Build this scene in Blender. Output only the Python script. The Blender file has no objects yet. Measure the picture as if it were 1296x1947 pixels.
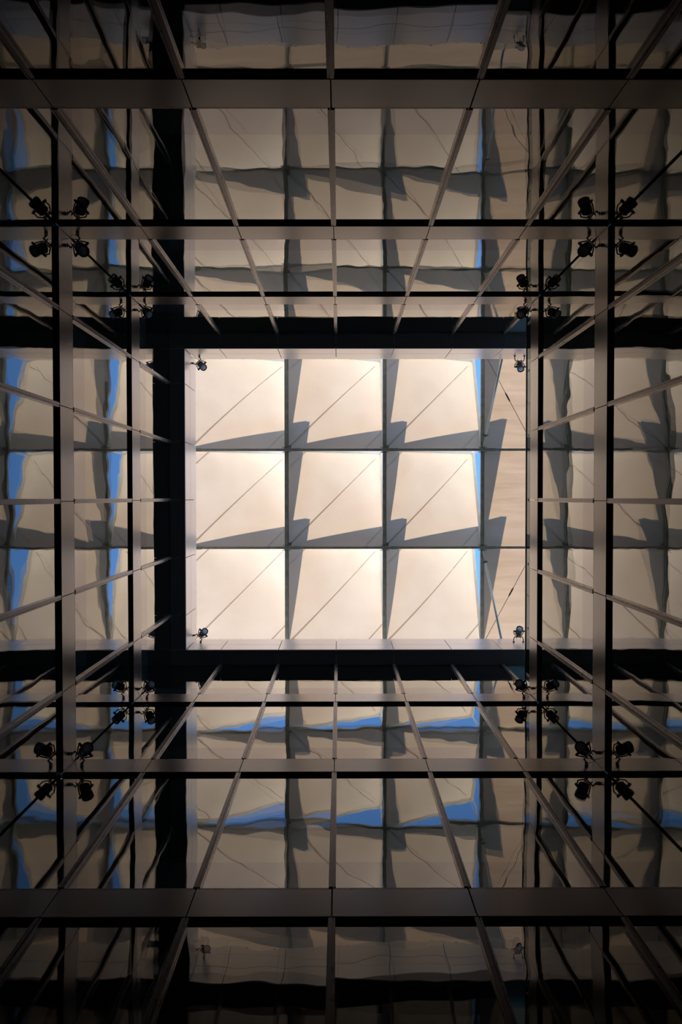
import bpy, bmesh, math, random
from mathutils import Vector, Matrix

# ------------------------------------------------------------------ camera, sky, sun, exposure
S = bpy.context.scene
COL = S.collection
CAM_H = 1.2                               # camera height above the atrium floor
FPX = 1372.656                            # focal length in pixels of the 1296 x 1947 frame
cam_d = bpy.data.cameras.new('camera')
cam_d.sensor_fit = 'VERTICAL'
cam_d.sensor_height = 36.0
cam_d.sensor_width = 36.0
cam_d.lens = FPX / 1947 * 36.0
cam_d.clip_start = 0.05
cam_d.clip_end = 500
cam = bpy.data.objects.new('camera', cam_d)
COL.objects.link(cam)
S.camera = cam

def _rows(a, b, c):
    ca, sa, cb, sb, cc, sc = math.cos(a), math.sin(a), math.cos(b), math.sin(b), math.cos(c), math.sin(c)
    rz = Matrix(((cc, -sc, 0), (sc, cc, 0), (0, 0, 1)))
    rx = Matrix(((1, 0, 0), (0, ca, -sa), (0, sa, ca)))
    ry = Matrix(((cb, 0, sb), (0, 1, 0), (-sb, 0, cb)))
    return rz @ rx @ ry
_r = _rows(-0.0196, -0.0026, 0.001)       # nearly straight up, a degree off plumb
_right = Vector((_r[0][0], -_r[0][1], _r[0][2]))
_up = Vector((_r[1][0], -_r[1][1], _r[1][2]))
_fwd = Vector((_r[2][0], -_r[2][1], _r[2][2]))
cam.matrix_world = Matrix(((_right.x, _up.x, -_fwd.x, 0.081),
                           (_right.y, _up.y, -_fwd.y, -0.050),
                           (_right.z, _up.z, -_fwd.z, CAM_H),
                           (0, 0, 0, 1)))

SUN_EL = math.radians(52.0)
SUN_TRAVEL = Vector((0.62, -0.785, 0)).normalized()      # horizontal way the sunlight travels
world = bpy.data.worlds.new('sky')
S.world = world
world.use_nodes = True
wn = world.node_tree.nodes
wl = world.node_tree.links
wn.clear()
w_out = wn.new('ShaderNodeOutputWorld')
w_bg = wn.new('ShaderNodeBackground')
w_sky = wn.new('ShaderNodeTexSky')
w_sky.sky_type = 'NISHITA'
w_sky.sun_disc = False
w_sky.sun_elevation = SUN_EL
w_sky.sun_rotation = math.atan2(-SUN_TRAVEL.x, -SUN_TRAVEL.y)
w_sky.air_density = 1.0
w_sky.dust_density = 0.3
w_sky.ozone_density = 2.0
w_bg.inputs['Strength'].default_value = 0.36
w_tint = wn.new('ShaderNodeVectorMath')
w_tint.operation = 'MULTIPLY'
w_tint.inputs[1].default_value = (0.68, 1.08, 1.50)      # the deep saturated blue of the photograph
wl.new(w_sky.outputs['Color'], w_tint.inputs[0])
wl.new(w_tint.outputs[0], w_bg.inputs['Color'])
wl.new(w_bg.outputs['Background'], w_out.inputs['Surface'])

sun_d = bpy.data.lights.new('sun', 'SUN')
sun_d.energy = 12.8
sun_d.angle = math.radians(0.6)
sun_d.color = (1.0, 0.97, 0.93)
sun = bpy.data.objects.new('sun', sun_d)
COL.objects.link(sun)
_dir = Vector((SUN_TRAVEL.x * math.cos(SUN_EL), SUN_TRAVEL.y * math.cos(SUN_EL), -math.sin(SUN_EL)))
sun.rotation_euler = _dir.to_track_quat('-Z', 'Y').to_euler()
sun.location = (-20, 25, 50)

S.view_settings.view_transform = 'Standard'
S.view_settings.look = 'None'
S.view_settings.gamma = 1.0
S.view_settings.use_curve_mapping = False
S.view_settings.exposure = 0.0
S.cycles.max_bounces = 14
S.cycles.glossy_bounces = 8
S.cycles.transmission_bounces = 8
S.cycles.diffuse_bounces = 5
S.cycles.sample_clamp_indirect = 6.0

random.seed(7)

# ------------------------------------------------------------------ sizes (metres, heights above the floor)
W = 4.255                    # half width of the light well at the face of the bands
MOD = 1.5                    # mullion spacing
GLASS = 0.05                 # glass set back behind the band face
H = lambda z: z + CAM_H      # heights were measured from the camera
BANDS = [(H(3.40), H(3.95)), (H(7.333), H(7.885)), (H(11.258), H(11.843)), (H(15.162), H(15.80))]
TOP = H(18.68)               # soffit
FAS_MID = H(19.36)
FAS_TOP = H(20.10)
OVER = 0.36                  # soffit overhang
ZR = H(22.30)                # canopy grid
CELL = 3.02
GX = [-4.57, -1.55, 1.47, 4.49]
RX = [-7.59] + GX + [7.51]
GY = [-4.55, -1.53, 1.49, 4.51]          # world y runs down the picture
RY = [-7.57] + GY + [7.53]
HC = 1.52                    # rise of the high corner of each canopy panel
EDGES = [-W, -3.0, -1.5, 0.0, 1.5, 3.0, W]

# ------------------------------------------------------------------ materials
def new_mat(name):
    m = bpy.data.materials.new(name)
    m.use_nodes = True
    n = m.node_tree.nodes
    n.clear()
    out = n.new('ShaderNodeOutputMaterial')
    return m, n, m.node_tree.links, out

def principled(name, col, rough=0.5, metal=0.0, var=0.0, scale=6.0, stretch=(1, 1, 1), ior=1.5, coat=0.0):
    m, n, l, out = new_mat(name)
    b = n.new('ShaderNodeBsdfPrincipled')
    b.inputs['Roughness'].default_value = rough
    b.inputs['Metallic'].default_value = metal
    b.inputs['IOR'].default_value = ior
    b.inputs['Coat Weight'].default_value = coat
    b.inputs['Coat Roughness'].default_value = 0.2
    if var > 0:
        tc = n.new('ShaderNodeTexCoord')
        mp = n.new('ShaderNodeMapping')
        mp.inputs['Scale'].default_value = stretch
        nz = n.new('ShaderNodeTexNoise')
        nz.inputs['Scale'].default_value = scale
        nz.inputs['Detail'].default_value = 5
        mr = n.new('ShaderNodeMapRange')
        mr.inputs['From Min'].default_value = 0.3
        mr.inputs['From Max'].default_value = 0.7
        mr.inputs['To Min'].default_value = 1 - var
        mr.inputs['To Max'].default_value = 1 + var
        mx = n.new('ShaderNodeVectorMath')
        mx.operation = 'SCALE'
        mx.inputs[0].default_value = col
        l.new(tc.outputs['Object'], mp.inputs['Vector'])
        l.new(mp.outputs['Vector'], nz.inputs['Vector'])
        l.new(nz.outputs['Fac'], mr.inputs['Value'])
        l.new(mr.outputs['Result'], mx.inputs['Scale'])
        l.new(mx.outputs['Vector'], b.inputs['Base Color'])
    else:
        b.inputs['Base Color'].default_value = (*col, 1)
    l.new(b.outputs['BSDF'], out.inputs['Surface'])
    return m

def wave_normal(n, l, seed, amp_low, amp_high):
    """slightly uneven float glass: a normal that wanders by a few thousandths, differently on each pane"""
    geo = n.new('ShaderNodeNewGeometry')
    inf = n.new('ShaderNodeObjectInfo')
    off = n.new('ShaderNodeVectorMath'); off.operation = 'MULTIPLY_ADD'
    cmb = n.new('ShaderNodeCombineXYZ')
    for k in range(3):
        l.new(inf.outputs['Object Index'], cmb.inputs[k])
    off.inputs[1].default_value = (3.7 + seed * 0.1, 6.1, 8.3 - seed * 0.1)
    l.new(cmb.outputs[0], off.inputs[0])
    l.new(geo.outputs['Position'], off.inputs[2])
    acc = geo.outputs['Normal']
    for sc, amp in ((0.55, amp_low), (3.2, amp_high)):
        nz = n.new('ShaderNodeTexNoise')
        nz.inputs['Scale'].default_value = sc
        nz.inputs['Detail'].default_value = 0.0
        l.new(off.outputs[0], nz.inputs['Vector'])
        sub = n.new('ShaderNodeVectorMath'); sub.operation = 'SUBTRACT'
        sub.inputs[1].default_value = (0.5, 0.5, 0.5)
        l.new(nz.outputs['Color'], sub.inputs[0])
        mad = n.new('ShaderNodeVectorMath'); mad.operation = 'MULTIPLY_ADD'
        mad.inputs[1].default_value = (amp, amp, amp)
        l.new(sub.outputs[0], mad.inputs[0])
        l.new(acc, mad.inputs[2])
        acc = mad.outputs[0]
    nm = n.new('ShaderNodeVectorMath'); nm.operation = 'NORMALIZE'
    l.new(acc, nm.inputs[0])
    return nm.outputs[0]

def glass_mat(name, back, tint, ior=1.47, amp=(0.020, 0.0075)):
    m, n, l, out = new_mat(name)
    n1 = wave_normal(n, l, 0, *amp)
    n2 = wave_normal(n, l, 11, amp[0] * 1.2, amp[1] * 0.8)
    g1 = n.new('ShaderNodeBsdfGlossy'); g2 = n.new('ShaderNodeBsdfGlossy')
    for g, nn in ((g1, n1), (g2, n2)):
        g.inputs['Color'].default_value = (*tint, 1)
        g.inputs['Roughness'].default_value = 0.0
        l.new(nn, g.inputs['Normal'])
    mg = n.new('ShaderNodeMixShader')
    mg.inputs['Fac'].default_value = 0.28
    l.new(g1.outputs[0], mg.inputs[1]); l.new(g2.outputs[0], mg.inputs[2])
    d = n.new('ShaderNodeBsdfDiffuse')
    d.inputs['Color'].default_value = (*back, 1)
    fr = n.new('ShaderNodeFresnel')
    fr.inputs['IOR'].default_value = ior
    # double glazing: several glass surfaces reflect together, R = 3r / (1 + 2r)
    num = n.new('ShaderNodeMath'); num.operation = 'MULTIPLY'; num.inputs[1].default_value = 3.0
    den = n.new('ShaderNodeMath'); den.operation = 'MULTIPLY_ADD'; den.inputs[1].default_value = 2.0; den.inputs[2].default_value = 1.0
    dv = n.new('ShaderNodeMath'); dv.operation = 'DIVIDE'
    l.new(fr.outputs[0], num.inputs[0]); l.new(fr.outputs[0], den.inputs[0])
    l.new(num.outputs[0], dv.inputs[0]); l.new(den.outputs[0], dv.inputs[1])
    pw = n.new('ShaderNodeMath'); pw.operation = 'POWER'; pw.inputs[1].default_value = 1.42     # solar coating: weaker face on
    sl = n.new('ShaderNodeMath'); sl.operation = 'MULTIPLY'; sl.inputs[1].default_value = 1.36; sl.use_clamp = True
    l.new(dv.outputs[0], pw.inputs[0]); l.new(pw.outputs[0], sl.inputs[0])
    mx = n.new('ShaderNodeMixShader')
    l.new(sl.outputs[0], mx.inputs['Fac'])
    l.new(d.outputs[0], mx.inputs[1]); l.new(mg.outputs[0], mx.inputs[2])
    l.new(mx.outputs[0], out.inputs['Surface'])
    return m

def satin_mat(name, base, sheen, rough, gain):
    """anodised metal: dark face on, a strong satin sheen at grazing angles"""
    m, n, l, out = new_mat(name)
    tc = n.new('ShaderNodeTexCoord')
    nz = n.new('ShaderNodeTexNoise'); nz.inputs['Scale'].default_value = 3.0; nz.inputs['Detail'].default_value = 4
    l.new(tc.outputs['Object'], nz.inputs['Vector'])
    rr = n.new('ShaderNodeMapRange'); rr.inputs['To Min'].default_value = rough * 0.85; rr.inputs['To Max'].default_value = rough * 1.15
    l.new(nz.outputs['Fac'], rr.inputs['Value'])
    d = n.new('ShaderNodeBsdfDiffuse'); d.inputs['Color'].default_value = (*base, 1)
    g = n.new('ShaderNodeBsdfGlossy'); g.inputs['Color'].default_value = (*sheen, 1)
    l.new(rr.outputs['Result'], g.inputs['Roughness'])
    fr = n.new('ShaderNodeFresnel'); fr.inputs['IOR'].default_value = 1.5
    pw = n.new('ShaderNodeMath'); pw.operation = 'POWER'; pw.inputs[1].default_value = 2.0
    sl = n.new('ShaderNodeMath'); sl.operation = 'MULTIPLY'; sl.inputs[1].default_value = gain; sl.use_clamp = True
    l.new(fr.outputs[0], pw.inputs[0]); l.new(pw.outputs[0], sl.inputs[0])
    mx = n.new('ShaderNodeMixShader')
    l.new(sl.outputs[0], mx.inputs['Fac']); l.new(d.outputs[0], mx.inputs[1]); l.new(g.outputs[0], mx.inputs[2])
    l.new(mx.outputs[0], out.inputs['Surface'])
    return m

def clear_glass_mat(name):
    m, n, l, out = new_mat(name)
    tr = n.new('ShaderNodeBsdfTransparent')
    tr.inputs['Color'].default_value = (0.93, 0.975, 0.94, 1)
    g = n.new('ShaderNodeBsdfGlossy')
    g.inputs['Roughness'].default_value = 0.0
    g.inputs['Color'].default_value = (0.95, 1, 0.95, 1)
    fr = n.new('ShaderNodeFresnel'); fr.inputs['IOR'].default_value = 1.5
    mx = n.new('ShaderNodeMixShader')
    l.new(fr.outputs[0], mx.inputs['Fac'])
    l.new(tr.outputs[0], mx.inputs[1]); l.new(g.outputs[0], mx.inputs[2])
    l.new(mx.outputs[0], out.inputs['Surface'])
    return m

def fabric_mat(name, trans, refl, patch, streak=None, warm=(1, 1, 1)):
    """translucent coated fabric: sunlight and skylight from above glow through it"""
    m, n, l, out = new_mat(name)
    tc = n.new('ShaderNodeTexCoord')
    mp = n.new('ShaderNodeMapping')
    if streak:
        mp.inputs['Scale'].default_value = streak
    l.new(tc.outputs['Object'], mp.inputs['Vector'])
    inf = n.new('ShaderNodeObjectInfo')
    off = n.new('ShaderNodeVectorMath'); off.operation = 'ADD'
    l.new(mp.outputs[0], off.inputs[0]); l.new(inf.outputs['Location'], off.inputs[1])
    big = n.new('ShaderNodeTexNoise'); big.inputs['Scale'].default_value = 1.1; big.inputs['Detail'].default_value = 6
    big.inputs['Roughness'].default_value = 0.65
    l.new(off.outputs[0], big.inputs['Vector'])
    fine = n.new('ShaderNodeTexNoise'); fine.inputs['Scale'].default_value = 34; fine.inputs['Detail'].default_value = 3
    l.new(tc.outputs['Object'], fine.inputs['Vector'])
    r1 = n.new('ShaderNodeMapRange')
    r1.inputs['From Min'].default_value = 0.3; r1.inputs['From Max'].default_value = 0.7
    l.new(big.outputs['Fac'], r1.inputs['Value'])
    mixc = n.new('ShaderNodeMix'); mixc.data_type = 'RGBA'
    mixc.inputs['A'].default_value = (*trans, 1)
    mixc.inputs['B'].default_value = (*[t * w_ * (1 - patch) for t, w_ in zip(trans, warm)], 1)
    l.new(r1.outputs['Result'], mixc.inputs['Factor'])
    r2 = n.new('ShaderNodeMapRange')
    r2.inputs['From Min'].default_value = 0.3; r2.inputs['From Max'].default_value = 0.7
    r2.inputs['To Min'].default_value = 0.93; r2.inputs['To Max'].default_value = 1.07
    l.new(fine.outputs['Fac'], r2.inputs['Value'])
    sc = n.new('ShaderNodeVectorMath'); sc.operation = 'SCALE'
    l.new(mixc.outputs['Result'], sc.inputs[0]); l.new(r2.outputs['Result'], sc.inputs['Scale'])
    t = n.new('ShaderNodeBsdfTranslucent')
    l.new(sc.outputs[0], t.inputs['Color'])
    d = n.new('ShaderNodeBsdfDiffuse')
    d.inputs['Color'].default_value = (*refl, 1)
    ad = n.new('ShaderNodeAddShader')
    l.new(t.outputs[0], ad.inputs[0]); l.new(d.outputs[0], ad.inputs[1])
    l.new(ad.outputs[0], out.inputs['Surface'])
    return m

M = {}
M['glass'] = glass_mat('reflective_glass', (0.004, 0.005, 0.005), (1.0, 0.965, 0.875))
M['glass_low'] = glass_mat('backed_glass', (0.020, 0.036, 0.036), (0.90, 0.845, 0.81))
M['glass_daylit'] = glass_mat('daylit_teal_glass', (0.10, 0.19, 0.19), (0.9, 1.0, 0.98), amp=(0.01, 0.002))  # teal backing colour stands in for daylight behind the terrace panes
M['clear'] = clear_glass_mat('clear_glass')
M['band'] = satin_mat('satin_bronze_aluminium', (0.050, 0.038, 0.031), (1.0, 0.93, 0.86), 0.22, 7.6)
M['mullion'] = satin_mat('bronze_mullion', (0.055, 0.042, 0.035), (1.0, 0.92, 0.86), 0.28, 6.2)
M['fascia'] = principled('satin_pale_aluminium', (0.90, 0.80, 0.71), 0.32, 0.65, 0.02, 2.0)
M['soffit'] = principled('dark_soffit_metal', (0.16, 0.16, 0.15), 0.55, 0.2)
M['black'] = principled('black_gasket', (0.012, 0.012, 0.012), 0.6)
M['seal'] = principled('matt_black_seal', (0.01, 0.01, 0.01), 1.0, ior=1.05)
M['rail'] = principled('black_rail', (0.012, 0.012, 0.012), 0.35)
M['spot'] = principled('black_spot_paint', (0.012, 0.012, 0.012), 0.45, 0.0, 0.2, 20)
M['lens'] = principled('frosted_lens', (0.65, 0.63, 0.62), 0.25, 0.0)
M['steel'] = principled('painted_steel', (0.30, 0.305, 0.25), 0.55, 0.0, 0.25, 5.0, (1, 1, 3))
M['pole'] = principled('galvanised_pole', (0.55, 0.56, 0.52), 0.4, 0.3)
M['frame'] = principled('white_edge_tube', (0.80, 0.79, 0.74), 0.5, 0.0, 0.05, 4)
def see_through_mat(name, col, through):
    m, n, l, out = new_mat(name)
    tr = n.new('ShaderNodeBsdfTransparent')
    tr.inputs['Color'].default_value = (*through, 1)
    d = n.new('ShaderNodeBsdfDiffuse'); d.inputs['Color'].default_value = (*col, 1)
    mx = n.new('ShaderNodeMixShader'); mx.inputs['Fac'].default_value = 0.30
    l.new(tr.outputs[0], mx.inputs[1]); l.new(d.outputs[0], mx.inputs[2])
    l.new(mx.outputs[0], out.inputs['Surface'])
    return m
M['see_through'] = see_through_mat('see_through_strut', (0.30, 0.22, 0.15), (0.88, 0.82, 0.75))  # made partly see-through so the struts shade the fabric only in part
M['batten'] = principled('brown_batten', (0.34, 0.27, 0.20), 0.7)
M['cable'] = principled('dark_cable', (0.06, 0.055, 0.05), 0.4, 0.5)
M['fabric'] = fabric_mat('cream_canopy_fabric', (0.174, 0.131, 0.091), (0.48, 0.42, 0.34), 0.13, None, (1.03, 0.97, 0.91))
M['fabric_tan'] = fabric_mat('tan_canopy_fabric', (0.176, 0.120, 0.075), (0.44, 0.34, 0.24), 0.26, (0.45, 5.0, 1), (1.0, 0.95, 0.88))
M['stone'] = principled('grey_stone', (0.16, 0.155, 0.15), 0.6, 0.0, 0.15, 3)
M['render'] = principled('pale_render', (0.55, 0.53, 0.50), 0.8, 0.0, 0.08, 2)

# ------------------------------------------------------------------ mesh helpers
def mesh_of(bm, name, mat, smooth=False):
    bmesh.ops.recalc_face_normals(bm, faces=bm.faces)
    me = bpy.data.meshes.new(name)
    bm.to_mesh(me)
    bm.free()
    if smooth:
        for p in me.polygons:
            p.use_smooth = True
    me.materials.append(M[mat])
    return me

def put(name, me, parent=None, loc=(0, 0, 0), rot=(0, 0, 0), kind=None, label=None):
    o = bpy.data.objects.new(name, me)
    COL.objects.link(o)
    o.parent = parent
    o.location = loc
    o.rotation_euler = rot
    if kind: o['kind'] = kind
    if label: o['label'] = label
    return o

def empty(name, loc=(0, 0, 0), rz=0.0, parent=None, kind=None, label=None, cat=None, group=None):
    o = bpy.data.objects.new(name, None)
    COL.objects.link(o)
    o.empty_display_size = 0.2
    o.parent = parent
    o.location = loc
    o.rotation_euler = (0, 0, rz)
    if kind: o['kind'] = kind
    if label: o['label'] = label
    if cat: o['category'] = cat
    if group: o['group'] = group
    return o

def add_box(bm, lo, hi, bevel=0.0):
    lo, hi = Vector(lo), Vector(hi)
    r = bmesh.ops.create_cube(bm, size=1.0)
    for v in r['verts']:
        v.co = Vector([(lo[i] + hi[i]) / 2 + v.co[i] * (hi[i] - lo[i]) for i in range(3)])
    if bevel > 0:
        es = list({e for v in r['verts'] for e in v.link_edges})
        bmesh.ops.bevel(bm, geom=es, offset=bevel, segments=1, affect='EDGES')

def add_tube(bm, a, b, r0, r1=None, seg=12, caps=True):
    a, b = Vector(a), Vector(b)
    d = b - a
    if r1 is None: r1 = r0
    res = bmesh.ops.create_cone(bm, cap_ends=caps, segments=seg, radius1=r0, radius2=r1, depth=d.length)
    mt = Matrix.Translation((a + b) / 2) @ d.to_track_quat('Z', 'Y').to_matrix().to_4x4()
    bmesh.ops.transform(bm, matrix=mt, verts=res['verts'])

def add_path(bm, pts, r, seg=8):
    for a, b in zip(pts[:-1], pts[1:]):
        add_tube(bm, a, b, r, r, seg)
    for p in pts[1:-1]:
        s = bmesh.ops.create_uvsphere(bm, u_segments=seg, v_segments=6, radius=r * 1.05)
        bmesh.ops.translate(bm, verts=s['verts'], vec=Vector(p))

def add_square_bar(bm, a, b, w, h, roll_up=Vector((0, 0, 1))):
    a, b = Vector(a), Vector(b)
    d = (b - a).normalized()
    s = d.cross(roll_up).normalized()
    u = s.cross(d).normalized()
    vs = []
    for p in (a, b):
        for i, j in ((-1, -1), (1, -1), (1, 1), (-1, 1)):
            vs.append(bm.verts.new(p + s * (i * w / 2) + u * (j * h / 2)))
    for f in ((0, 1, 2, 3), (7, 6, 5, 4), (0, 4, 5, 1), (1, 5, 6, 2), (2, 6, 7, 3), (3, 7, 4, 0)):
        bm.faces.new([vs[i] for i in f])

_cache = {}
def box_mesh(name, size, mat, bevel=0.0):
    """a box mesh centred on x and y, standing on z = 0; alike boxes share it"""
    key = (name, tuple(round(s, 4) for s in size), mat, bevel)
    if key not in _cache:
        bm = bmesh.new()
        add_box(bm, (-size[0] / 2, -size[1] / 2, 0), (size[0] / 2, size[1] / 2, size[2]), bevel)
        _cache[key] = mesh_of(bm, name, mat)
    return _cache[key]

def box_at(name, parent, lo, hi, mat, bevel=0.0, **kw):
    size = [hi[i] - lo[i] for i in range(3)]
    return put(name, box_mesh(name, size, mat, bevel), parent,
               ((lo[0] + hi[0]) / 2, (lo[1] + hi[1]) / 2, lo[2]), **kw)

# ------------------------------------------------------------------ the light well: floor and four glazed walls
fl = box_at('floor', None, (-W - 0.4, -W - 0.4, -0.2), (W + 0.4, W + 0.4, 0.0), 'stone', kind='structure')

def mullion_mesh(length):
    key = ('mullion', round(length, 4))
    if key not in _cache:
        bm = bmesh.new()
        # cap profile with a narrow groove to one side of its middle
        prof = [(-0.039, 0.046), (-0.039, 0.004), (-0.034, 0.0), (0.008, 0.0), (0.008, 0.016), (0.017, 0.016),
                (0.017, 0.0), (0.034, 0.0), (0.039, 0.004), (0.039, 0.046)]
        a = [bm.verts.new((x, y, 0)) for x, y in prof]
        b = [bm.verts.new((x, y, length)) for x, y in prof]
        k = len(prof)
        for i in range(k):
            bm.faces.new((a[i], a[(i + 1) % k], b[(i + 1) % k], b[i]))
        bm.faces.new(a); bm.faces.new(list(reversed(b)))
        _cache[key] = mesh_of(bm, 'mullion', 'mullion')
    return _cache[key]

LOWGLASS = 0.67

bay = [0]
def glaze(wall, x0, x1, z0, z1, low=True, mat='glass'):
    """one bay of glass: a backed pane along the slab and the vision pane above it"""
    g0, g1 = GLASS, GLASS + 0.02
    bay[0] += 1
    if low:
        panes = [box_at('spandrel_glass', wall, (x0, g0, z0), (x1, g1, z0 + LOWGLASS), 'glass_low'),
                 box_at('glass_pane', wall, (x0, g0, z0 + LOWGLASS), (x1, g1, z1), mat)]
    else:
        panes = [box_at('glass_pane', wall, (x0, g0, z0), (x1, g1, z1), mat)]
    for o in panes:
        o.pass_index = bay[0]             # one unevenness for the whole bay

def band_bay(wall, x0, x1, z0, z1):
    j = 0.006
    box_at('spandrel_panel', wall, (x0 + j, 0.004, z0 + 0.050), (x1 - j, 0.10, z1 - 0.018), 'band', 0.003)
    box_at('bottom_rail', wall, (x0 + j, -0.006, z0), (x1 - j, 0.11, z0 + 0.043), 'band', 0.003)
    box_at('top_rail', wall, (x0 + j, 0.012, z1 - 0.008), (x1 - j, 0.09, z1 + 0.028), 'mullion', 0.003)

def build_wall(name, rz, loc, open_top=False):
    """local frame: x along the wall, y outwards, z up; band faces lie on y = 0"""
    wall = empty(name, loc, rz, kind='structure')
    n_b = len(BANDS)
    box_at('light_block_wall', wall, (-W - 0.16, 0.17, 0), (W + 0.16, 0.27, (BANDS[-1][1] - 0.02) if open_top else TOP + 0.1), 'black')  # added out of sight to stop sky leaking through the band joints
    for bi, (z0, z1) in enumerate(BANDS):
        # black recess behind the joints of the band
        box_at('band_backing', wall, (-W, 0.105, z0 + 0.004), (W, 0.16, z1 - 0.004), 'black')
        for x0, x1 in zip(EDGES[:-1], EDGES[1:]):
            band_bay(wall, x0, x1, z0, z1)
    floors = [(0.0, BANDS[0][0])] + [(BANDS[i][1], BANDS[i + 1][0]) for i in range(n_b - 1)]
    if not open_top:
        floors.append((BANDS[-1][1], TOP))
    for k, (z0, z1) in enumerate(floors):
        for i, (x0, x1) in enumerate(zip(EDGES[:-1], EDGES[1:])):
            a = x0 - GLASS if i == 0 else x0
            b = x1 + GLASS if i == len(EDGES) - 2 else x1
            glaze(wall, a, b, z0 - 0.01, z1 + 0.01, low=(k > 0))
        for x in EDGES[1:-1]:
            put('mullion', mullion_mesh(z1 - z0 - 0.03), wall, (x, 0, z0 + 0.028))
    return wall

wall_s = build_wall('wall_south', 0.0, (0, W, 0))                        # bottom of the picture
wall_n = build_wall('wall_north', math.pi, (0, -W, 0))                   # top of the picture
wall_w = build_wall('wall_west', math.pi / 2, (-W, 0, 0))                # left
wall_e = build_wall('wall_east', -math.pi / 2, (W, 0, 0), open_top=True) # right, open terrace above its highest band

# dark corner posts where two glazed walls meet (between the bands)
for wall, sides in ((wall_w, (-1, 1)), (wall_e, (-1, 1))):
    top_open = wall is wall_e
    spans = [(0.0, BANDS[0][0])] + [(BANDS[i][1] + 0.03, BANDS[i + 1][0]) for i in range(3)] + ([] if top_open else [(BANDS[-1][1] + 0.03, TOP)])
    for s in sides:
        for z0, z1 in spans:
            box_at('corner_post', wall, (s * (W + 0.040) - 0.008, 0.036, z0), (s * (W + 0.040) + 0.008, 0.052, z1), 'seal', 0.003)

# the north and south walls run on past the open terrace on the right
XT = [W + 0.065, 5.8, 7.3, 8.8]
zt0 = BANDS[-1][1]
for wall, sg in ((wall_n, -1), (wall_s, 1)):
    for i, (x0, x1) in enumerate(zip(XT[:-1], XT[1:])):
        a, b = sorted((sg * x0, sg * x1))
        glaze(wall, a, b, zt0 - 0.01, TOP + 0.01, low=False, mat='glass_daylit')
    for x in XT:
        put('mullion', mullion_mesh(TOP - zt0 - 0.03), wall, (sg * x, 0, zt0 + 0.028))

# overhanging soffit and two courses of pale fascia on three sides
def head(wall, edges, fas_lo, fas_hi, sof_lo, sof_hi):
    j = 0.005
    jf = 0.008
    for x0, x1 in zip(edges[:-1], edges[1:]):
        a, b = max(x0, sof_lo), min(x1, sof_hi)
        box_at('soffit_panel', wall, (a + j, -OVER + 0.006, TOP), (b - j, GLASS, TOP + 0.03), 'soffit', 0.003)
        a, b = max(x0, fas_lo), min(x1, fas_hi)
        box_at('fascia_panel', wall, (a + jf, -OVER, TOP + 0.031), (b - jf, -OVER + 0.05, FAS_MID - 0.006), 'fascia', 0.003)
        box_at('fascia_panel', wall, (a + jf, -OVER, FAS_MID + 0.006), (b - jf, -OVER + 0.05, FAS_TOP), 'fascia', 0.003)
        for q in (0.22, 0.72):
            xc = a + (b - a) * q
            box_at('fascia_clip', wall, (xc - 0.03, -OVER + 0.004, FAS_TOP), (xc + 0.03, -OVER + 0.045, FAS_TOP + 0.04), 'steel', 0.004)
    box_at('fascia_backing', wall, (max(edges[0], fas_lo), -OVER + 0.055, TOP + 0.035), (min(edges[-1], fas_hi), -OVER + 0.12, FAS_TOP - 0.02), 'black')

IN = W - OVER
head(wall_w, EDGES, -IN, IN, -IN, IN)
ES = [-W - GLASS - 0.03] + EDGES[1:-1] + XT      # the soffit closes over the glass corner
head(wall_s, ES, -IN, 99, -99, 99)
EN = [-x for x in reversed(ES)]
head(wall_n, EN, -99, IN, -99, 99)

# roof deck around the opening, terrace on the right
box_at('roof_deck_west', None, (-8.0, -9.0, TOP + 0.2), (-IN - 0.13, 9.0, FAS_TOP - 0.02), 'render', kind='structure')
box_at('roof_deck_north', None, (-IN - 0.12, -9.0, TOP + 0.2), (8.8, -IN - 0.13, FAS_TOP - 0.02), 'render', kind='structure')
box_at('roof_deck_south', None, (-IN - 0.12, IN + 0.13, TOP + 0.2), (8.8, 9.0, FAS_TOP - 0.02), 'render', kind='structure')
BLOCK_TOP = H(21.75)  # unseen walls added to block low blue sky and bounce warm light
box_at('sky_block_west', None, (-8.0, -9.0, FAS_TOP - 0.02), (-7.85, 9.0, BLOCK_TOP), 'render', kind='structure')
box_at('sky_block_north', None, (-7.85, -9.0, FAS_TOP - 0.02), (8.8, -8.85, BLOCK_TOP), 'render', kind='structure')
box_at('sky_block_south', None, (-7.85, 8.85, FAS_TOP - 0.02), (8.8, 9.0, BLOCK_TOP), 'render', kind='structure')
box_at('terrace_floor', None, (W + 0.30, -W, BANDS[-1][0] + 0.05), (9.4, W, BANDS[-1][1] - 0.02), 'stone', kind='structure')
box_at('terrace_parapet', None, (9.2, -W, BANDS[-1][1] - 0.02), (9.4, W, BANDS[-1][1] + 3.4), 'render', kind='structure')

# ------------------------------------------------------------------ the fabric canopy over the opening
canopy = empty('roof_canopy', (0, 0, ZR), label='grid of cream translucent fabric panels roofing the light well', cat='canopy')
BW, BD = 0.09, 0.12

def panel_mesh():
    bm = bmesh.new()
    N = 16
    e = 0.02
    g = {}
    for i in range(N + 1):
        for j in range(N + 1):
            u, v = i / N, j / N
            x = e + u * (CELL - 2 * e)
            y = -(e + v * (CELL - 2 * e))             # v runs up the picture, that is -y
            g[i, j] = bm.verts.new((x, y, 0.065 + (HC - 0.065) * u * v))
    for i in range(N):
        for j in range(N):
            bm.faces.new((g[i, j], g[i + 1, j], g[i + 1, j + 1], g[i, j + 1]))
    return mesh_of(bm, 'canopy_panel', 'fabric', True)

PZ = lambda u, v: 0.065 + (HC - 0.065) * u * v
def P3(u, v, dz=0.0):
    return Vector((u * CELL, -v * CELL, PZ(u, v) + dz))

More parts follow.
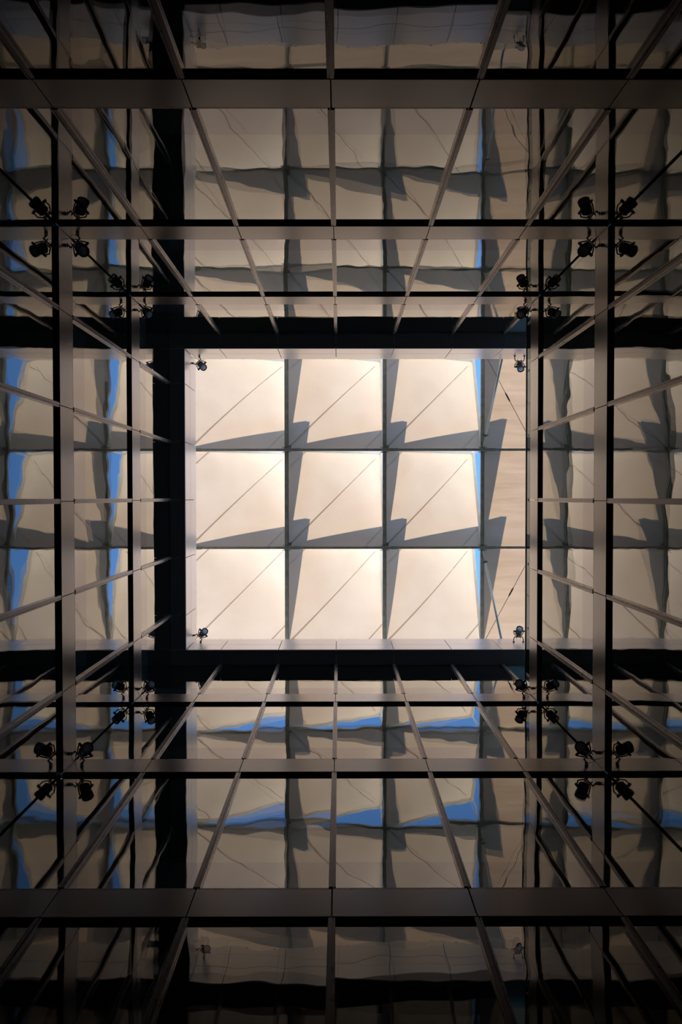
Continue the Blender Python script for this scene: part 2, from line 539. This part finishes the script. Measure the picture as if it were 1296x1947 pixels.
pm = panel_mesh()
bm = bmesh.new(); add_square_bar(bm, P3(1, 0, 0.0), P3(1, 1, 0.0) + Vector((0, -0.045, 0)), 0.09, 0.10)
edge_r = mesh_of(bm, 'edge_tube', 'frame')
bm = bmesh.new(); add_square_bar(bm, P3(0, 1, 0.0), P3(1, 1, 0.0) + Vector((-0.045, 0, 0)), 0.09, 0.10)
edge_t = mesh_of(bm, 'edge_tube', 'frame')
def strip(name, pts, widths):
    """a flat webbing strip lying just above the fabric"""
    bm = bmesh.new()
    prev = None
    for k, (p, w_) in enumerate(zip(pts, widths)):
        d = (pts[min(k + 1, len(pts) - 1)] - pts[max(k - 1, 0)]); d.z = 0; d.normalize()
        sd = Vector((-d.y, d.x, 0)) * (w_ / 2)
        ring = [bm.verts.new(p + q + Vector((0, 0, z_))) for q, z_ in ((-sd, 0.008), (sd, 0.008), (sd, 0.014), (-sd, 0.014))]
        if prev:
            for a in range(4):
                bm.faces.new((prev[a], prev[(a + 1) % 4], ring[(a + 1) % 4], ring[a]))
        else:
            bm.faces.new(list(reversed(ring)))
        prev = ring
    bm.faces.new(prev)
    return mesh_of(bm, name, 'see_through')
K = 20
ts = [0.03 + 0.90 * k / K for k in range(K + 1)]
strut_m = strip('diagonal_strut', [P3(t, t) for t in ts], [0.060 - 0.050 * t for t in ts])  # tapered so the strut's shade fades towards the high corner
brace_m = []
q = 0.205
for flip in (0, 1):
    ts = [k / 6 for k in range(7)]
    brace_m.append(strip('corner_brace', [P3(q * t, 1 - q * (1 - t)) if flip == 0 else P3(1 - q * (1 - t), q * t) for t in ts], [0.036] * 7))
bm = bmesh.new()
add_tube(bm, (CELL - 0.05, -CELL + 0.05, HC - 0.04), (CELL - 0.01, -CELL + 0.01, 0.05), 0.028, 0.028, 10)
post_m = mesh_of(bm, 'corner_prop', 'frame', True)
bm = bmesh.new(); add_box(bm, (0.05, -0.15, 0.035), (0.15, -0.05, 0.05), 0.01)
foot_m = mesh_of(bm, 'strut_shoe', 'batten')

row_w = ['top', 'middle', 'bottom']; col_w = ['left', 'middle', 'right']
for r in range(3):
    for c in range(3):
        p = put('canopy_panel', pm, canopy, (GX[c], GY[r + 1], 0),
                label='cream fabric panel, %s row, %s column of the canopy' % (row_w[r], col_w[c]))
        put('edge_tube', edge_r, p); put('edge_tube', edge_t, p)
        put('diagonal_strut', strut_m, p)
        put('corner_brace', brace_m[0], p); put('corner_brace', brace_m[1], p)
        put('corner_prop', post_m, p)
        put('strut_shoe', foot_m, p)
# a ring of flat panels runs all round the nine raised ones
def flat_mesh():
    bm = bmesh.new()
    N = 6
    g = {}
    for i in range(N + 1):
        for j in range(N + 1):
            u, v = i / N, j / N
            sag = 0.03 * math.sin(math.pi * u) * math.sin(math.pi * v)
            g[i, j] = bm.verts.new((0.03 + u * (CELL - 0.06), -(0.02 + v * (CELL - 0.04)), 0.065 - sag))
    for i in range(N):
        for j in range(N):
            bm.faces.new((g[i, j], g[i + 1, j], g[i + 1, j + 1], g[i, j + 1]))
    return mesh_of(bm, 'flat_canopy_panel', 'fabric_tan', True)
fm = flat_mesh()
for r in range(5):
    for c in range(5):
        if 1 <= r <= 3 and 1 <= c <= 3:
            continue
        o = put('flat_canopy_panel', fm, canopy, (RX[c], RY[r + 1], 0))
        if c == 4 and 1 <= r <= 3:
            o['label'] = 'flat tan fabric panel, %s one beside the open terrace' % row_w[r - 1]
# beams, with a narrow flange under each
for x in RX:
    bm = bmesh.new()
    add_box(bm, (-BW / 2, RY[0] - 0.08, -0.06), (BW / 2, RY[-1] + 0.08, 0.058))
    add_box(bm, (BW / 2, RY[0] - 0.08, 0.0), (BW / 2 + 0.03, RY[-1] + 0.08, 0.05))
    put('canopy_beam', mesh_of(bm, 'canopy_beam', 'steel'), canopy, (x, 0, 0))
for y in RY:
    for x0, x1 in zip(RX[:-1], RX[1:]):
        bm = bmesh.new()
        L = x1 - x0 - BW - 0.034
        add_box(bm, (0, -0.036, -0.055), (L, 0.036, 0.055))
        put('canopy_beam', mesh_of(bm, 'canopy_beam', 'steel'), canopy, (x0 + BW / 2 + 0.032, y, 0))
bm = bmesh.new()
add_box(bm, (-0.075, -0.055, -0.078), (0.105, 0.055, -0.0605), 0.004)
add_box(bm, (0.06, -0.048, -0.074), (0.42, 0.048, -0.058), 0.004)
for sx in (-0.1, 0.13):
    for sy in (-0.075, 0.075):
        add_tube(bm, (sx, sy, -0.085), (sx, sy, -0.03), 0.016, 0.016, 6)
        add_box(bm, (min(sx, 0.015), sy - 0.008, -0.06), (max(sx, 0.015), sy + 0.008, -0.045))
hub_m = mesh_of(bm, 'node_plate', 'steel')
for x in GX[:4]:
    for y in GY:
        put('node_plate', hub_m, canopy, (x, y, 0))

# inclined poles from two grid nodes down to the deck behind the fascia, and bracing cables with turnbuckles
def pole(p0, p1, label):
    p0, p1 = Vector(p0), Vector(p1)
    root = empty('support_pole', p1, label=label, cat='pole', group='inclined poles under the canopy edge')
    a = p0 - p1
    d = a.normalized()
    L = a.length
    bm = bmesh.new(); add_tube(bm, (0, 0, 0), d * (L - 0.45), 0.034, 0.034, 14)
    put('tube', mesh_of(bm, 'tube', 'pole', True), root)
    bm = bmesh.new(); add_tube(bm, d * (L - 0.45), d * (L - 0.40), 0.042, 0.042, 12); 
    s = d.cross(Vector((0, 0, 1))).normalized()
    add_tube(bm, d * (L - 0.42) - s * 0.075, d * (L - 0.42) + s * 0.075, 0.016, 0.016, 8)
    put('collar', mesh_of(bm, 'collar', 'cable'), root)
    bm = bmesh.new(); add_tube(bm, d * (L - 0.40), d * L, 0.018, 0.018, 10)
    put('end_rod', mesh_of(bm, 'end_rod', 'pole', True), root)
    bm = bmesh.new(); add_box(bm, (-0.09, -0.09, -0.02), (0.09, 0.09, 0.0), 0.004)
    put('foot_plate', mesh_of(bm, 'foot_plate', 'steel'), root)
zp = FAS_TOP + 0.0
pole((4.515, GY[1] - 0.09, ZR - 0.07), (4.69, -4.30, zp), 'slanting steel pole under the top end of the right canopy beam')
pole((4.515, GY[2] + 0.09, ZR - 0.07), (4.69, 4.30, zp), 'slanting steel pole under the bottom end of the right canopy beam')

def cable(p0, p1, t, label):
    p0, p1 = Vector(p0), Vector(p1)
    root = empty('bracing_cable', p0, label=label, cat='cable', group='bracing cables under the flat panels')
    a = p1 - p0
    bm = bmesh.new(); add_tube(bm, (0, 0, 0), a, 0.0085, 0.0085, 8)
    put('wire', mesh_of(bm, 'wire', 'cable', True), root)
    d = a.normalized()
    m = a * t
    bm = bmesh.new()
    add_tube(bm, m - d * 0.16, m - d * 0.09, 0.012, 0.024, 8)
    add_tube(bm, m - d * 0.09, m + d * 0.09, 0.024, 0.024, 8)
    add_tube(bm, m + d * 0.09, m + d * 0.16, 0.024, 0.012, 8)
    put('turnbuckle', mesh_of(bm, 'turnbuckle', 'cable'), root)
cable((4.53, GY[0] + 0.06, ZR - 0.09), (6.10, GY[1] - 0.02, ZR - 0.09), 0.46, 'thin bracing cable with turnbuckle beside the top slanting pole')
cable((4.53, GY[3] - 0.06, ZR - 0.09), (6.10, GY[2] + 0.02, ZR - 0.09), 0.54, 'thin bracing cable with turnbuckle beside the bottom slanting pole')

# ------------------------------------------------------------------ glass balustrade of the terrace
zb = BANDS[-1][1]
bal = empty('glass_balustrade', (W + 0.24, 0, zb), label='frameless clear glass balustrade with black rail on the right edge', cat='balustrade')
for i, (y0, y1) in enumerate(zip(EDGES[:-1], EDGES[1:])):
    box_at('glass_panel', bal, (-0.006, y0 + 0.008, 0.03), (0.006, y1 - 0.008, 1.19), 'clear')
bm = bmesh.new(); add_box(bm, (-0.021, -W + 0.006, 1.185), (0.021, W - 0.006, 1.235), 0.006)
put('handrail', mesh_of(bm, 'handrail', 'rail'), bal)
bm = bmesh.new(); add_box(bm, (-0.03, -W + 0.006, -0.02), (0.03, W - 0.006, 0.05), 0.004)
put('base_channel', mesh_of(bm, 'base_channel', 'rail'), bal)
for y in EDGES[1:-1]:
    box_at('glass_clamp', bal, (-0.018, y - 0.03, 1.0), (0.018, y + 0.03, 1.05), 'pole', 0.003)

# ------------------------------------------------------------------ spotlights on brackets in the corners
C0 = Vector((0.285, 0.285, -0.06))
AX = Vector((0.50, 0.50, -0.72)).normalized()
EE = Vector((-1, 1, 0)).normalized()
def revolve(bm, prof, origin, axis, seg=20):
    q = axis.to_track_quat('Z', 'Y').to_matrix()
    rings = []
    for (r, h) in prof:
        ring = []
        for k in range(seg):
            a = 2 * math.pi * k / seg
            ring.append(bm.verts.new(origin + q @ Vector((r * math.cos(a), r * math.sin(a), h))))
        rings.append(ring)
    for A, B in zip(rings[:-1], rings[1:]):
        for k in range(seg):
            bm.faces.new((A[k], A[(k + 1) % seg], B[(k + 1) % seg], B[k]))
    bm.faces.new(list(reversed(rings[0]))); bm.faces.new(rings[-1])
bm = bmesh.new()
revolve(bm, [(0.035, -0.135), (0.062, -0.125), (0.075, -0.105), (0.088, -0.10), (0.088, -0.085), (0.080, -0.08), (0.080, -0.06),
             (0.088, -0.055), (0.088, -0.03), (0.084, -0.02), (0.084, 0.05), (0.094, 0.055), (0.094, 0.12), (0.082, 0.12), (0.080, 0.095)], C0, AX)
add_tube(bm, C0 - AX * 0.135, C0 - AX * 0.165, 0.014, 0.012, 8)
housing_m = mesh_of(bm, 'housing', 'spot')
bm = bmesh.new()
revolve(bm, [(0.079, 0.096), (0.079, 0.100), (0.06, 0.108), (0.03, 0.112), (0.004, 0.113)], C0, AX)
lens_m = mesh_of(bm, 'lens', 'lens', True)
CB = Vector((0.165, 0.165, 0.0))                       # middle of the cross bar
bm = bmesh.new()
pv1, pv2 = C0 + EE * 0.125, C0 - EE * 0.125
add_path(bm, [pv1, pv1 - AX * 0.09 + EE * 0.005, CB + EE * 0.075 + Vector((0.02, 0.02, 0)), CB - EE * 0.075 + Vector((0.02, 0.02, 0)), pv2 - AX * 0.09 - EE * 0.005, pv2], 0.011)
for s in (1, -1):
    add_tube(bm, C0 + EE * (s * 0.085), C0 + EE * (s * 0.155), 0.026, 0.020, 10)
yoke_m = mesh_of(bm, 'yoke', 'spot')
bm = bmesh.new()
add_path(bm, [CB + EE * 0.11, CB - EE * 0.11], 0.012)
add_tube(bm, CB + Vector((0.0, 0.0, -0.05)), CB + Vector((0.0, 0.0, 0.10)), 0.013, 0.013, 8)
for s in (0.05, -0.05):
    add_tube(bm, CB + EE * s + Vector((-0.03, -0.03, 0)), CB + EE * s + Vector((0.03, 0.03, 0)), 0.010, 0.010, 6)
cross_m = mesh_of(bm, 'cross_bar', 'spot')
arms_m = []
for k in (0, 1):
    e = EE if k == 0 else -EE
    tip = CB + e * 0.11
    wallp = Vector((0.0, 0.20, 0.0)) if k == 0 else Vector((0.20, 0.0, 0.0))
    inw = Vector((1, 0, 0)) if k == 0 else Vector((0, 1, 0))
    bm = bmesh.new()
    add_path(bm, [tip, wallp + inw * 0.055 + (tip - wallp - inw * 0.055) * 0.15, wallp + inw * 0.02], 0.012)
    add_tube(bm, wallp, wallp + inw * 0.022, 0.03, 0.026, 10)
    side = Vector((inw.y, inw.x, 0))
    add_tube(bm, wallp + inw * 0.04 - side * 0.03, wallp + inw * 0.04 + side * 0.03, 0.010, 0.010, 6)
    arms_m.append(mesh_of(bm, 'bracket_arm', 'spot'))
# slack supply cable from the housing back to the corner
bm = bmesh.new()
cp = []
A_, B_ = C0 - AX * 0.16, Vector((0.012, 0.012, 0.20))
for k in range(9):
    t = k / 8
    p = A_.lerp(B_, t) + Vector((0.05, -0.03, 0.05)) * math.sin(math.pi * t)
    cp.append(p)
add_path(bm, cp, 0.005, 6)
supply_m = mesh_of(bm, 'supply_cable', 'spot')

def spotlight(loc, rz, label, group):
    s = empty('spotlight', loc, rz, label=label, cat='spotlight', group=group)
    put('housing', housing_m, s)
    put('lens', lens_m, s)
    put('yoke', yoke_m, s)
    put('cross_bar', cross_m, s)
    put('bracket_arm', arms_m[0], s); put('bracket_arm', arms_m[1], s)
    put('supply_cable', supply_m, s)
    return s
corner = [((-1, -1), 0.0, 'top left'), ((1, -1), math.pi / 2, 'top right'), ((1, 1), math.pi, 'bottom right'), ((-1, 1), -math.pi / 2, 'bottom left')]
for bi, word in ((2, 'the larger, lower pair of bands'), (3, 'the smaller, upper pair of bands')):
    zc = (BANDS[bi][0] + BANDS[bi][1]) / 2 - 0.02
    for (sx, sy), rz, w_ in corner:
        spotlight((sx * W, sy * W, zc), rz, 'black spotlight bracketed where %s meet, %s corner' % (word, w_),
                  'spotlights on the %s metal bands' % ('lower' if bi == 2 else 'upper'))
for (sx, sy), rz, w_ in corner:
    if sx < 0:
        spotlight((sx * IN, sy * IN, H(19.62)), rz, 'black spotlight on the pale fascia, %s corner of the roof opening' % w_, 'spotlights on the pale fascia')

# the two on the terrace side hang from the fascia alone
def wall_spot(loc, rz, label):
    s = empty('spotlight', loc, rz, label=label, cat='spotlight', group='spotlights on the pale fascia')
    # local frame: y points away from the fascia into the opening
    turn = Matrix.Rotation(math.radians(45), 4, 'Z')
    shift = Vector((0, -0.09, 0))
    for nm, me in (('housing', housing_m), ('lens', lens_m), ('yoke', yoke_m), ('cross_bar', cross_m)):
        o = put(nm, me, s, shift, (0, 0, math.radians(45)))
    for sd in (-1, 1):
        bm = bmesh.new()
        tip = Vector((sd * 0.11, 0.145, 0))
        add_path(bm, [tip, (sd * 0.13, 0.08, 0), (sd * 0.13, 0.02, 0)], 0.012)
        add_tube(bm, (sd * 0.13, 0.0, 0), (sd * 0.13, 0.022, 0), 0.03, 0.026, 10)
        put('bracket_arm', mesh_of(bm, 'bracket_arm', 'spot'), s)
wall_spot((4.97, -IN, H(19.62)), 0.0, 'black spotlight on the pale fascia beside the rail, top right of the opening')
wall_spot((4.97, IN, H(19.62)), math.pi, 'black spotlight on the pale fascia beside the rail, bottom right of the opening')
